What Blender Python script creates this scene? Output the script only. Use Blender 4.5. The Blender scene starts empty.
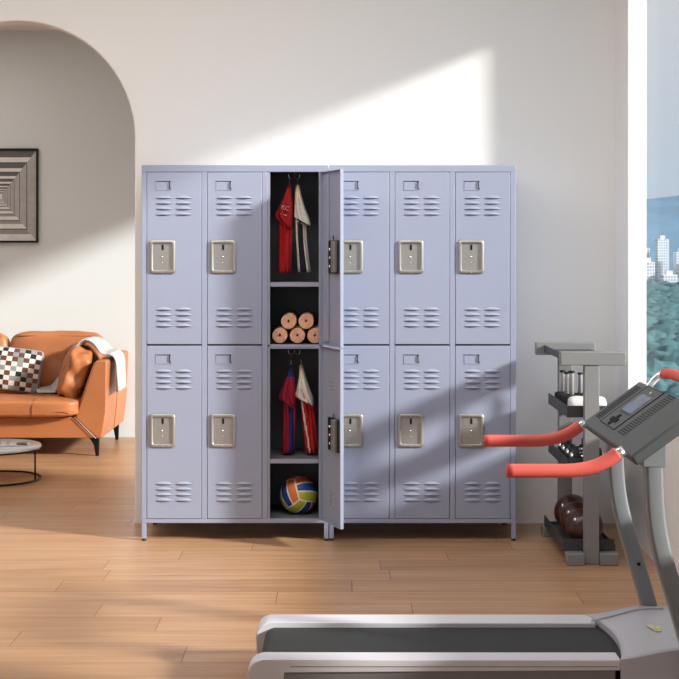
import bpy, bmesh, math, random
from mathutils import Vector, Matrix, noise
R = math.radians
sc = bpy.context.scene
COL = sc.collection

# ---------------------------------------------------------------- camera
cd = bpy.data.cameras.new('camera'); cam = bpy.data.objects.new('camera', cd); COL.objects.link(cam)
cam.location = (0, -6.92, 1.40); cam.rotation_euler = (R(90), 0, 0)
cd.lens = 36*1350/679; cd.sensor_width = 36; cd.shift_y = -89.5/679; cd.clip_end = 8000
sc.camera = cam
# ---------------------------------------------------------------- world
W = bpy.data.worlds.new('sky'); sc.world = W; W.use_nodes = True
nt = W.node_tree; nt.nodes.clear()
wo = nt.nodes.new('ShaderNodeOutputWorld'); bg = nt.nodes.new('ShaderNodeBackground')
tc = nt.nodes.new('ShaderNodeTexCoord'); sx = nt.nodes.new('ShaderNodeSeparateXYZ'); cr = nt.nodes.new('ShaderNodeValToRGB')
nt.links.new(tc.outputs['Generated'], sx.inputs[0]); nt.links.new(sx.outputs['Z'], cr.inputs[0])
nt.links.new(cr.outputs[0], bg.inputs[0]); nt.links.new(bg.outputs[0], wo.inputs[0])
cr.color_ramp.elements[0].position = 0.0; cr.color_ramp.elements[0].color = (.60, .70, .84, 1)
cr.color_ramp.elements[1].position = 0.20; cr.color_ramp.elements[1].color = (.80, .775, .80, 1)
bg.inputs[1].default_value = 0.80
# ---------------------------------------------------------------- sun
sd = bpy.data.lights.new('sun', 'SUN'); sun = bpy.data.objects.new('sun', sd); COL.objects.link(sun)
sd.energy = 6.8; sd.angle = R(5); sd.color = (1.0, .94, .87)
sun.rotation_euler = Vector((1, -.45, .43)).to_track_quat('Z', 'Y').to_euler()
sun.location = (6, -4, 5)
# added fill lamps without a real fixture or window
def area(name, loc, rot, sx_, sy_, e, col):
    d = bpy.data.lights.new(name, 'AREA'); d.shape = 'RECTANGLE'; d.size = sx_; d.size_y = sy_; d.energy = e; d.color = col
    o = bpy.data.objects.new(name, d); COL.objects.link(o); o.location = loc; o.rotation_euler = rot; return o
area('fill_front', (-2.0, -11.0, 1.9), (R(90), 0, 0), 5.5, 2.2, 15, (.96, .98, 1))  # fill lamp added behind the camera
area('fill_ceiling', (-1.3, -1.9, 3.02), (R(18), 0, 0), 4.4, 1.0, 98, (1, .985, .965))  # unseen fill lamp added to brighten the upper wall
area('fill_lounge', (-3.2, 1.6, 3.0), (0, 0, 0), 1.6, 1.8, 20, (1, .92, .86))  # fill lamp added to lift the lounge
# ---------------------------------------------------------------- colour management
vs = sc.view_settings
vs.view_transform = 'Standard'; vs.look = 'None'; vs.gamma = 1; vs.use_curve_mapping = False; vs.exposure = 0.15

# ---------------------------------------------------------------- materials
def s2l(c): return tuple(((v/255)/12.92 if v/255 <= .04045 else ((v/255+.055)/1.055)**2.4) for v in c)
def mat(name, c, rough=.5, metal=0, bump=0, bscale=60, var=0, vscale=4, coat=0, spec=.5):
    m = bpy.data.materials.new(name); m.use_nodes = True; t = m.node_tree; b = t.nodes['Principled BSDF']
    col = s2l(c) + (1,)
    b.inputs['Base Color'].default_value = col; b.inputs['Roughness'].default_value = rough
    b.inputs['Metallic'].default_value = metal; b.inputs['Specular IOR Level'].default_value = spec
    if coat: b.inputs['Coat Weight'].default_value = coat; b.inputs['Coat Roughness'].default_value = .2
    co = t.nodes.new('ShaderNodeTexCoord')
    if bump:
        n = t.nodes.new('ShaderNodeTexNoise'); n.inputs['Scale'].default_value = bscale; n.inputs['Detail'].default_value = 4
        bp = t.nodes.new('ShaderNodeBump'); bp.inputs['Strength'].default_value = bump; bp.inputs['Distance'].default_value = .01
        t.links.new(co.outputs['Object'], n.inputs['Vector']); t.links.new(n.outputs[0], bp.inputs['Height']); t.links.new(bp.outputs[0], b.inputs['Normal'])
    if var:
        n = t.nodes.new('ShaderNodeTexNoise'); n.inputs['Scale'].default_value = vscale; n.inputs['Detail'].default_value = 5
        r = t.nodes.new('ShaderNodeValToRGB')
        r.color_ramp.elements[0].color = tuple(v*(1-var) for v in col[:3])+(1,); r.color_ramp.elements[0].position = .3
        r.color_ramp.elements[1].color = tuple(min(1, v*(1+var)) for v in col[:3])+(1,); r.color_ramp.elements[1].position = .7
        t.links.new(co.outputs['Object'], n.inputs['Vector']); t.links.new(n.outputs[0], r.inputs[0]); t.links.new(r.outputs[0], b.inputs['Base Color'])
    return m
M = dict(
 wall=mat('warm_white_plaster', (236, 234, 231), .9, bump=.04, bscale=180),
 lounge=mat('taupe_plaster', (222, 226, 226), .9, bump=.04, bscale=180),
 ceil=mat('ceiling_paint', (232, 228, 226), .9, bump=.02, bscale=150),
 white=mat('white_paint', (240, 238, 234), .5, var=.01),
 locker=mat('lilac_powder_coat', (150, 156, 178), .42, bump=.03, bscale=400, var=.015, vscale=3),
 lockin=mat('lilac_powder_coat_inside', (150, 152, 170), .5, bump=.03, bscale=400),
 liner=mat('charcoal_liner', (104, 104, 107), .75, bump=.03, bscale=200),
 slot=mat('black_slot', (10, 10, 12), .95, var=.05),
 nickel=mat('satin_nickel', (168, 165, 160), .42, .65, var=.04, vscale=60),
 chrome=mat('chrome', (238, 238, 240), .22, .9, var=.01),
 bar=mat('polished_steel_bar', (232, 232, 234), .28, .35, var=.01),
 black=mat('black_plastic', (20, 20, 22), .45, var=.1),
 steelblk=mat('black_metal', (24, 22, 22), .35, .5, var=.1),
 leather=mat('tan_leather', (178, 110, 66), .42, bump=.12, bscale=90, var=.10, vscale=3),
 leather_d=mat('tan_leather_seam', (140, 76, 40), .6, var=.1),
 throw=mat('grey_wool_throw', (196, 192, 190), .95, bump=.4, bscale=300, var=.06, vscale=80),
 sq_w=mat('cream_patch', (226, 222, 212), .9, bump=.1, bscale=400), sq_k=mat('black_patch', (38, 36, 38), .9, bump=.1, bscale=400),
 sq_b=mat('brown_patch', (104, 66, 50), .9, bump=.1, bscale=400), sq_g=mat('grey_patch', (148, 146, 148), .9, bump=.1, bscale=400),
 marble=mat('white_marble', (226, 222, 220), .2, var=.05, vscale=9),
 redj=mat('red_jersey', (176, 22, 30), .85, bump=.2, bscale=500, var=.05), whj=mat('white_jersey', (222, 218, 208), .85, bump=.2, bscale=500, var=.03),
 blkj=mat('black_jersey', (26, 26, 30), .85, bump=.2, bscale=500), bluj=mat('navy_jersey', (32, 44, 110), .85, bump=.2, bscale=500, var=.05),
 crij=mat('crimson_jersey', (160, 22, 52), .85, bump=.2, bscale=500, var=.05), yelj=mat('yellow_trim', (206, 180, 84), .85, var=.05),
 grnj=mat('green_print', (70, 120, 90), .85, var=.05),
 towel=mat('peach_terry', (240, 190, 156), .95, bump=.5, bscale=350, var=.06, vscale=60),
 wtowel=mat('white_terry', (236, 234, 232), .95, bump=.5, bscale=350, var=.02, vscale=60),
 v_y=mat('ball_lime', (176, 180, 50), .5, bump=.1, bscale=500, var=.03), v_b=mat('ball_blue', (24, 66, 140), .5, bump=.1, bscale=500, var=.03),
 v_o=mat('ball_orange', (214, 112, 44), .5, bump=.1, bscale=500, var=.03), v_w=mat('ball_white', (222, 220, 212), .5, var=.02),
 rack=mat('grey_rack_steel', (128, 128, 128), .5, bump=.03, bscale=300, var=.02), rackd=mat('charcoal_rack_steel', (60, 60, 62), .5, bump=.03, bscale=300),
 rub=mat('black_rubber', (34, 34, 36), .6, bump=.1, bscale=200), brown=mat('brown_ball_leather', (66, 40, 32), .3, bump=.1, bscale=150, var=.1, vscale=8),
 rail=mat('silver_white_plastic', (222, 220, 226), .35, var=.01), hood=mat('silver_grey_plastic', (190, 190, 197), .4, var=.01),
 skirt=mat('grey_side_skirt', (128, 124, 122), .5, var=.02), belt=mat('black_running_belt', (38, 40, 40), .6, bump=.5, bscale=900),
 post=mat('grey_post_paint', (134, 138, 140), .4, .15, var=.02), console=mat('dark_grey_console', (82, 86, 86), .55, bump=.05, bscale=500),
 grip=mat('coral_foam_grip', (226, 98, 86), .6, bump=.1, bscale=300, var=.02), lcd=mat('lcd_grey_blue', (104, 112, 132), .15, var=.05),
 gold=mat('pale_gold_print', (226, 220, 168), .4, .3, var=.03), paper=mat('magazine_white', (214, 212, 210), .5, var=.03), ink=mat('magazine_black', (34, 30, 32), .5, var=.1),
 hill=mat('hazed_wooded_hill', (100, 134, 160), .9, bump=.2, bscale=.05, var=.12, vscale=.012), grass=mat('hazed_valley_floor', (84, 116, 124), .9, var=.2, vscale=.02),  # blue distance haze painted into hill and valley colours
 tree=mat('hazed_tree_foliage', (66, 108, 114), .9, bump=.3, bscale=.8, var=.3, vscale=.3), trunk=mat('tree_bark', (80, 70, 62), .9, var=.1),  # foliage colour includes painted teal haze
 bwall=mat('pale_concrete', (214, 212, 212), .8, var=.03), bglass=mat('hazed_glazing', (158, 178, 198), .5, var=.1),  # glazing paled by haze painted into its colour
)
for i, g in enumerate((46, 70, 96, 124, 150, 176, 200, 226)):
    M['g%d' % i] = mat('print_grey_tone_%s' % 'abcdefgh'[i], (g, g-2, g-4), .5, var=.08, vscale=20)

def wood():
    m = bpy.data.materials.new('oak_planks'); m.use_nodes = True; t = m.node_tree; b = t.nodes['Principled BSDF']; L = t.links.new
    co = t.nodes.new('ShaderNodeTexCoord'); mp = t.nodes.new('ShaderNodeMapping'); L(co.outputs['Object'], mp.inputs[0])
    mp.inputs['Location'].default_value = (.37, .06, 0)
    sp_ = t.nodes.new('ShaderNodeSeparateXYZ'); L(mp.outputs[0], sp_.inputs[0])
    dv = t.nodes.new('ShaderNodeMath'); dv.operation = 'DIVIDE'; L(sp_.outputs['Y'], dv.inputs[0]); dv.inputs[1].default_value = .19
    fl = t.nodes.new('ShaderNodeMath'); fl.operation = 'FLOOR'; L(dv.outputs[0], fl.inputs[0])
    wn = t.nodes.new('ShaderNodeTexWhiteNoise'); wn.noise_dimensions = '1D'; L(fl.outputs[0], wn.inputs['W'])
    mm = t.nodes.new('ShaderNodeMath'); mm.operation = 'MULTIPLY_ADD'; L(wn.outputs['Value'], mm.inputs[0]); mm.inputs[1].default_value = 1.22; L(sp_.outputs['X'], mm.inputs[2])
    cb_ = t.nodes.new('ShaderNodeCombineXYZ'); L(mm.outputs[0], cb_.inputs['X']); L(sp_.outputs['Y'], cb_.inputs['Y'])
    br = t.nodes.new('ShaderNodeTexBrick'); L(cb_.outputs[0], br.inputs['Vector'])
    br.offset = 0; br.inputs['Scale'].default_value = 1
    br.inputs['Brick Width'].default_value = 1.22; br.inputs['Row Height'].default_value = .19
    br.inputs['Mortar Size'].default_value = .0016; br.inputs['Mortar Smooth'].default_value = .3
    br.inputs['Color1'].default_value = (0, 0, 0, 1); br.inputs['Color2'].default_value = (1, 1, 1, 1); br.inputs['Mortar'].default_value = (.5, .5, .5, 1)
    # grain
    m2 = t.nodes.new('ShaderNodeMapping'); L(co.outputs['Object'], m2.inputs[0]); m2.inputs['Scale'].default_value = (1.1, 16, 1)
    ad = t.nodes.new('ShaderNodeVectorMath'); ad.operation = 'ADD'; sc_ = t.nodes.new('ShaderNodeVectorMath'); sc_.operation = 'SCALE'; sc_.inputs['Scale'].default_value = 7
    L(br.outputs['Color'], sc_.inputs[0]); L(m2.outputs[0], ad.inputs[0]); L(sc_.outputs[0], ad.inputs[1])
    n = t.nodes.new('ShaderNodeTexNoise'); n.inputs['Scale'].default_value = 1.6; n.inputs['Detail'].default_value = 6; n.inputs['Distortion'].default_value = .6; L(ad.outputs[0], n.inputs['Vector'])
    r = t.nodes.new('ShaderNodeValToRGB'); L(n.outputs[0], r.inputs[0])
    r.color_ramp.elements[0].position = .25; r.color_ramp.elements[0].color = s2l((172, 130, 96))+(1,)
    r.color_ramp.elements[1].position = .75; r.color_ramp.elements[1].color = s2l((204, 162, 124))+(1,)
    hs = t.nodes.new('ShaderNodeMix'); hs.data_type = 'RGBA'; hs.blend_type = 'MULTIPLY'; hs.inputs[0].default_value = 1
    r2 = t.nodes.new('ShaderNodeValToRGB'); L(br.outputs['Color'], r2.inputs[0])
    r2.color_ramp.elements[0].color = (.84, .82, .80, 1); r2.color_ramp.elements[1].color = (1, 1, 1, 1)
    L(r.outputs[0], hs.inputs[6]); L(r2.outputs[0], hs.inputs[7])
    mx = t.nodes.new('ShaderNodeMix'); mx.data_type = 'RGBA'; L(br.outputs['Fac'], mx.inputs[0]); L(hs.outputs[2], mx.inputs[6]); mx.inputs[7].default_value = s2l((110, 74, 50))+(1,)
    L(mx.outputs[2], b.inputs['Base Color'])
    b.inputs['Roughness'].default_value = .33; b.inputs['Specular IOR Level'].default_value = .45
    bp = t.nodes.new('ShaderNodeBump'); bp.invert = True; bp.inputs['Strength'].default_value = .4; bp.inputs['Distance'].default_value = .002
    L(br.outputs['Fac'], bp.inputs['Height']); L(bp.outputs[0], b.inputs['Normal'])
    return m
M['wood'] = wood()
def glass():
    m = bpy.data.materials.new('window_glass'); m.use_nodes = True; t = m.node_tree; t.nodes.clear()
    o = t.nodes.new('ShaderNodeOutputMaterial'); tr = t.nodes.new('ShaderNodeBsdfTransparent'); gl = t.nodes.new('ShaderNodeBsdfGlossy'); mx = t.nodes.new('ShaderNodeMixShader')
    tr.inputs[0].default_value = (.94, .97, .98, 1); gl.inputs['Roughness'].default_value = .02; mx.inputs[0].default_value = .04
    t.links.new(tr.outputs[0], mx.inputs[1]); t.links.new(gl.outputs[0], mx.inputs[2]); t.links.new(mx.outputs[0], o.inputs[0]); return m
M['glass'] = glass()
def facade():
    m = bpy.data.materials.new('hazed_apartment_facade'); m.use_nodes = True; t = m.node_tree; b = t.nodes['Principled BSDF']; L = t.links.new
    co = t.nodes.new('ShaderNodeTexCoord'); mp = t.nodes.new('ShaderNodeMapping'); L(co.outputs['Object'], mp.inputs[0]); mp.inputs['Rotation'].default_value = (R(90), 0, 0)
    br = t.nodes.new('ShaderNodeTexBrick'); L(mp.outputs[0], br.inputs['Vector']); br.offset = 0; br.inputs['Scale'].default_value = 1
    br.inputs['Brick Width'].default_value = 2.6; br.inputs['Row Height'].default_value = 3; br.inputs['Mortar Size'].default_value = .55; br.inputs['Mortar Smooth'].default_value = .1
    br.inputs['Color1'].default_value = s2l((132, 158, 184))+(1,); br.inputs['Color2'].default_value = s2l((164, 184, 202))+(1,); br.inputs['Mortar'].default_value = s2l((226, 226, 228))+(1,)  # distance haze painted into the pale glazing colours
    L(br.outputs['Color'], b.inputs['Base Color']); b.inputs['Roughness'].default_value = .6; return m
M['facade'] = facade()

# ---------------------------------------------------------------- mesh helpers
def cr_spline(pts, n=8):
    pts = [Vector(p) for p in pts]; out = []
    P = [2*pts[0]-pts[1]] + pts + [2*pts[-1]-pts[-2]]
    for i in range(1, len(P)-2):
        for k in range(n):
            t = k/n; a, b, c, d = P[i-1], P[i], P[i+1], P[i+2]
            out.append(.5*((2*b)+(-a+c)*t+(2*a-5*b+4*c-d)*t*t+(-a+3*b-3*c+d)*t**3))
    out.append(pts[-1]); return out
def rrect(w, h, r, n=5):
    out = []
    for cx, cy, a0 in ((w/2-r, h/2-r, 0), (-w/2+r, h/2-r, 90), (-w/2+r, -h/2+r, 180), (w/2-r, -h/2+r, 270)):
        for k in range(n+1):
            a = R(a0+90*k/n); out.append((cx+r*math.cos(a), cy+r*math.sin(a)))
    return out
class MB:
    def __init__(s): s.bm = bmesh.new(); s.mats = []
    def mi(s, m):
        if m not in s.mats: s.mats.append(m)
        return s.mats.index(m)
    def box(s, x0, x1, y0, y1, z0, z1, m, bev=0, seg=2):
        vs_ = [s.bm.verts.new(p) for p in ((x0,y0,z0),(x1,y0,z0),(x1,y1,z0),(x0,y1,z0),(x0,y0,z1),(x1,y0,z1),(x1,y1,z1),(x0,y1,z1))]
        fs = [s.bm.faces.new([vs_[i] for i in q]) for q in ((3,2,1,0),(4,5,6,7),(0,1,5,4),(1,2,6,5),(2,3,7,6),(3,0,4,7))]
        for f in fs: f.material_index = s.mi(m)
        if bev:
            es = list({e for f in fs for e in f.edges})
            r = bmesh.ops.bevel(s.bm, geom=es, offset=bev, segments=seg, affect='EDGES', profile=.5)
            for f in r['faces']: f.material_index = s.mi(m); f.smooth = seg > 1
        return s
    def loft(s, rings, m, cap=True, close=True, smooth=True, fmat=None):
        vr = [[s.bm.verts.new(p) for p in r] for r in rings]; n = len(rings[0]); idx = s.mi(m)
        for i in range(len(vr)-1):
            for k in range(n if close else n-1):
                a, b = vr[i], vr[i+1]; k2 = (k+1) % n
                f = s.bm.faces.new((a[k], a[k2], b[k2], b[k])); f.smooth = smooth
                f.material_index = s.mi(fmat(i, k, f.calc_center_median())) if fmat else idx
        if cap:
            for q in (vr[0][::-1], vr[-1]):
                f = s.bm.faces.new(q); f.material_index = s.mi(fmat(0 if q is not vr[-1] else len(vr)-2, 0, f.calc_center_median())) if fmat else idx
        return s
    def tube(s, pts, r, m, n=12, cap=True, prof=None, up=None):
        pts = [Vector(p) for p in pts]; rings = []; U = None
        for i, p in enumerate(pts):
            t = (pts[min(i+1, len(pts)-1)]-pts[max(i-1, 0)]).normalized()
            if U is None: U = Vector(up) if up else (Vector((0,0,1)) if abs(t.z) < .9 else Vector((0,1,0)))
            a = t.cross(U).normalized(); b = a.cross(t).normalized(); U = b if not up else Vector(up)
            rr = r[i] if isinstance(r, (list, tuple)) else r
            if prof: rings.append([p+a*u+b*v for u, v in prof])
            else: rings.append([p+(a*math.cos(2*math.pi*k/n)+b*math.sin(2*math.pi*k/n))*rr for k in range(n)])
        return s.loft(rings, m, cap=cap, smooth=not prof)
    def prism(s, poly, axis, a, b, m, bev=0, smooth=False, seg=2):
        f3 = {'x': lambda u, v, w: (w, u, v), 'y': lambda u, v, w: (u, w, v), 'z': lambda u, v, w: (u, v, w)}[axis]
        n0 = len(s.bm.faces)
        r0 = [s.bm.verts.new(f3(u, v, a)) for u, v in poly]; r1 = [s.bm.verts.new(f3(u, v, b)) for u, v in poly]; n = len(poly)
        fs = [s.bm.faces.new((r0[k], r0[(k+1) % n], r1[(k+1) % n], r1[k])) for k in range(n)]
        for f in fs: f.smooth = smooth
        fs += [s.bm.faces.new(r0[::-1]), s.bm.faces.new(r1)]
        for f in fs: f.material_index = s.mi(m)
        if bev:
            es = list({e for f in fs for e in f.edges})
            r = bmesh.ops.bevel(s.bm, geom=es, offset=bev, segments=seg, affect='EDGES', profile=.5)
            for f in r['faces']: f.material_index = s.mi(m); f.smooth = True
        return s
    def lathe(s, prof, m, n=32, c=(0,0,0), ax='z', smooth=True):
        rings = []
        for r_, h in prof:
            ring = []
            for k in range(n):
                a = 2*math.pi*k/n; u, v = max(r_, 1e-5)*math.cos(a), max(r_, 1e-5)*math.sin(a)
                p = {'z': (u, v, h), 'y': (u, h, v), 'x': (h, u, v)}[ax]; ring.append((p[0]+c[0], p[1]+c[1], p[2]+c[2]))
            rings.append(ring)
        return s.loft(rings, m, smooth=smooth)
    def blob(s, c, size, m, e=3.2, puff=0, n=10, rot=None, wr=0, seed=0, fmat=None):
        """rounded cushion: a cube grid pushed to a superellipsoid"""
        hx, hy, hz = size[0]/2, size[1]/2, size[2]/2; vm = {}
        def vert(p):
            k = tuple(round(q, 5) for q in p)
            if k not in vm:
                l = (abs(p[0])**e+abs(p[1])**e+abs(p[2])**e)**(1/e); q = Vector(p)/l
                w = Vector((q.x*hx, q.y*hy, q.z*hz))
                if puff:
                    mnx = min(hx, hy, hz)
                    if mnx == hy: w.y *= 1-puff*(abs(q.x)**3+abs(q.z)**3)*.5
                    elif mnx == hz: w.z *= 1-puff*(abs(q.x)**3+abs(q.y)**3)*.5
                    else: w.x *= 1-puff*(abs(q.z)**3+abs(q.y)**3)*.5
                if wr: w += w.normalized()*wr*noise.noise(w*14+Vector((seed, seed, 0)))
                if rot: w = rot @ w
                vm[k] = s.bm.verts.new(w+Vector(c))
            return vm[k]
        for ax in range(3):
            for sg in (-1, 1):
                for i in range(n):
                    for j in range(n):
                        def pt(a, b):
                            p = [0, 0, 0]; p[ax] = sg; p[(ax+1) % 3] = (-1+2*a/n); p[(ax+2) % 3] = (-1+2*b/n); return p
                        q = [vert(pt(i, j)), vert(pt(i+1, j)), vert(pt(i+1, j+1)), vert(pt(i, j+1))]
                        if sg < 0: q = q[::-1]
                        f = s.bm.faces.new(q); f.smooth = True
                        f.material_index = s.mi(fmat(ax, sg, i, j)) if fmat else s.mi(m)
        return s
    def xf(s, mtx): bmesh.ops.transform(s.bm, matrix=mtx, verts=s.bm.verts); return s
    def build(s, name, parent=None, loc=(0,0,0)):
        bmesh.ops.recalc_face_normals(s.bm, faces=s.bm.faces)
        me = bpy.data.meshes.new(name); s.bm.to_mesh(me); s.bm.free()
        for m in s.mats: me.materials.append(M[m])
        o = bpy.data.objects.new(name, me); COL.objects.link(o); o.location = loc
        if parent: o.parent = parent
        return o
def tag(o, label, cat=None, group=None, kind=None):
    o['label'] = label
    if cat: o['category'] = cat
    if group: o['group'] = group
    if kind: o['kind'] = kind
    return o
def empty(name, loc, label, cat, group=None, rz=0):
    o = bpy.data.objects.new(name, None); COL.objects.link(o); o.location = loc; o.rotation_euler.z = rz; o.empty_display_size = .1
    return tag(o, label, cat, group)
def copy_tree(o, parent=None):
    c = o.copy(); COL.objects.link(c); c.parent = parent
    for ch in list(o.children): copy_tree(ch, c)
    return c
def struct(o, label, cat='setting'): o['kind'] = 'structure'; o['label'] = label; o['category'] = cat; return o

# ================================================================ SETTING
XR = 1.415; WT = .092; XL = -4.6; CEIL = 3.04; YB = 3.18; YF = -11.5
b = MB().box(XL, XR+WT, YF, YB+.1, -.12, 0, 'wood'); struct(b.build('floor'), 'light oak plank floor', 'floor')
b = MB().box(XL, XR+WT, YF, YB+.1, CEIL, CEIL+.1, 'ceil'); struct(b.build('ceiling'), 'white ceiling', 'ceiling')
# wall with the arched doorway
b = MB(); ax0, ar, az, T = -1.65, .60, 1.975, .12
def face(pts, m):
    f = b.bm.faces.new([b.bm.verts.new(p) for p in pts]); f.material_index = b.mi(m)
arc = [(ax0+ar*math.cos(math.pi*k/48), az+ar*math.sin(math.pi*k/48)) for k in range(49)]   # right to left
hole = [(ax0+ar, 0)] + arc + [(ax0-ar, 0)]
bv = .008
for yy, mm in ((0, 'wall'), (T, 'lounge')):
    face([(ax0+ar+bv, yy, 0), (XR, yy, 0), (XR, yy, az), (ax0+ar+bv, yy, az)], mm)
    face([(XL, yy, 0), (ax0-ar-bv, yy, 0), (ax0-ar-bv, yy, az), (XL, yy, az)], mm)
    outer = [(ax0+(ar+bv)*math.cos(math.pi*k/48), az+(ar+bv)*math.sin(math.pi*k/48)) for k in range(49)]
    for k in range(48):
        p, q = outer[k], outer[k+1]
        face([(p[0], yy, p[1]), (p[0], yy, CEIL), (q[0], yy, CEIL), (q[0], yy, q[1])], mm)
    face([(ax0+ar+bv, yy, az), (XR, yy, az), (XR, yy, CEIL), (ax0+ar+bv, yy, CEIL)], mm)
    face([(XL, yy, az), (ax0-ar-bv, yy, az), (ax0-ar-bv, yy, CEIL), (XL, yy, CEIL)], mm)
def hole_at(e): return [(ax0+ar+e, 0)] + [(ax0+(ar+e)*math.cos(math.pi*k/48), az+(ar+e)*math.sin(math.pi*k/48)) for k in range(49)] + [(ax0-ar-e, 0)]
steps = [(bv, 0), (bv*.3, bv*.3), (0, bv), (0, T-bv), (bv*.3, T-bv*.3), (bv, T)]
for (e0, y0), (e1, y1) in zip(steps, steps[1:]):
    h0, h1 = hole_at(e0), hole_at(e1)
    for k in range(len(h0)-1): face([(h0[k][0], y0, h0[k][1]), (h0[k+1][0], y0, h0[k+1][1]), (h1[k+1][0], y1, h1[k+1][1]), (h1[k][0], y1, h1[k][1])], 'wall')
bmesh.ops.remove_doubles(b.bm, verts=b.bm.verts, dist=1e-5)
struct(b.build('wall_back'), 'warm white wall with an arched opening behind the lockers', 'wall')
# lounge shell
b = MB().box(XL, XR+WT, YB, YB+.1, 0, CEIL, 'lounge'); struct(b.build('wall_lounge'), 'taupe far wall of the lounge behind the sofa', 'wall')
b = MB().box(XL-.1, XL, YF, YB+.1, 0, CEIL, 'lounge'); struct(b.build('wall_left'), 'left side wall', 'wall')
xr2 = .55; w2 = (.14, 3.05, .28, 2.50)
b = MB(); b.box(xr2, xr2+.09, T, YB, 0, w2[2], 'lounge'); b.box(xr2, xr2+.09, T, YB, w2[3], CEIL, 'lounge')
b.box(xr2, xr2+.09, T, w2[0], w2[2], w2[3], 'lounge'); b.box(xr2, xr2+.09, w2[1], YB, w2[2], w2[3], 'lounge')
struct(b.build('wall_lounge_right'), 'right side wall of the lounge', 'wall')
# right wall with the big window
wy0, wy1, wz0, wz1 = -3.55, -.29, .65, 2.754
b = MB(); b.box(XR, XR+WT, wy1, 0.0, 0, CEIL, 'wall'); b.box(XR, XR+WT, YF, wy0, 0, CEIL, 'wall')
b.box(XR, XR+WT, wy0, wy1, 0, wz0, 'wall'); b.box(XR, XR+WT, wy0, wy1, wz1, CEIL, 'wall')
struct(b.build('wall_right'), 'right wall holding the tall window', 'wall')
def window(name, x, y0, y1, z0, z1, lab):
    f = .008
    b = MB(); b.box(x, x+.03, y0, y0+f, z0, z1, 'white', .002); b.box(x, x+.03, y1-f, y1, z0, z1, 'white', .002)
    b.box(x, x+.03, y0+f, y1-f, z0, z0+f, 'white', .002); b.box(x, x+.03, y0+f, y1-f, z1-f, z1, 'white', .002)
    w = struct(b.build(name), lab, 'window')
    g = MB().box(x+.012, x+.017, y0+f, y1-f, z0+f, z1-f, 'glass').build('glass_pane', w); return w
window('window_1', XR+.06, wy0, wy1, wz0, wz1, 'tall white framed window beside the weight rack')
window('window_2', xr2+.05, w2[0], w2[1], w2[2], w2[3], 'lounge side window')
b = MB().box(XR-.001, XR+.058, wy1, wy1+.012, wz0, wz1, 'white', .002); struct(b.xf(Matrix.Translation((0, -.012, 0))).build('trim_1'), 'white window jamb lining', 'trim')
b = MB().box(XR-.02, XR+.058, wy0, wy1-.012, wz0-.02, wz0, 'white', .004); struct(b.xf(Matrix.Translation((0, 0, .02))).build('trim_2'), 'white window sill', 'trim')

# ---- outdoors, seen through the window
random.seed(4)
b = MB().box(8, 3200, -200, 4200, -36, -34, 'grass'); struct(b.build('ground'), 'valley floor far below the window', 'ground')
b = MB(); rows = []
for j in range(16):
    row = []; y = 1900+j*70
    for i in range(61):
        x = -100+i*32; t = min(1, j/10); prof = math.sin(math.pi*t/2)
        nz = noise.noise(Vector((x*.0028, 3, 0)))
        h = -34+prof*(146+34*nz+9*noise.noise(Vector((x*.016, y*.01, 1)))+3*noise.noise(Vector((x*.06, y*.05, 4))))
        row.append((x, y, h))
    rows.append(row)
b.loft(rows, 'hill', cap=False, close=False); struct(b.build('hills'), 'hazy blue wooded hills on the horizon', 'hills')
def building(x, y, w, d, top):
    e = empty('apartment_building', (x, y, -34), 'pale apartment tower below the wooded hills beyond the window', 'building', 'distant apartment blocks below the hills')
    h = top+34
    MB().box(-w/2, w/2, -d/2, d/2, 0, h, 'facade', .3, 1).build('wall', e)
    MB().box(-w*.22, w*.22, -d*.2, d*.2, h+.01, h+4, 'bwall', .1, 1).build('roof_block', e)
for i in range(24):
    y = 1480+(i*37 % 60); building(300+i*15.5, y, 11+(i % 3)*2, 12, 1.4+((i*53 % 22)-3)*y/1350)
for i in range(18):
    y = 1240+(i*29 % 40); building(255+i*17, y, 10+(i % 2)*4, 12, 1.4-(6+(i*53 % 20))*y/1350)
b = MB(); rows = []
for j in range(216):
    D = 150*(1.0096**j); row = []
    for i in range(150):
        x = D*(.14+i*.0022); y = D-6.92; q = Vector((x/9, y/9, 0))
        d = noise.voronoi(q)[0][0]
        row.append((x, y, -33.5+(8.5+1.5*noise.noise(q*.7))*max(0, 1-d*d*1.3)**.5+1.2*noise.noise(q*6)))
    rows.append(row)
b.loft(rows, 'tree', cap=False, close=False)
tag(b.build('forest'), 'dense bushy wood of haze tinted trees filling the valley below the window', 'forest', kind='stuff')

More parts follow.
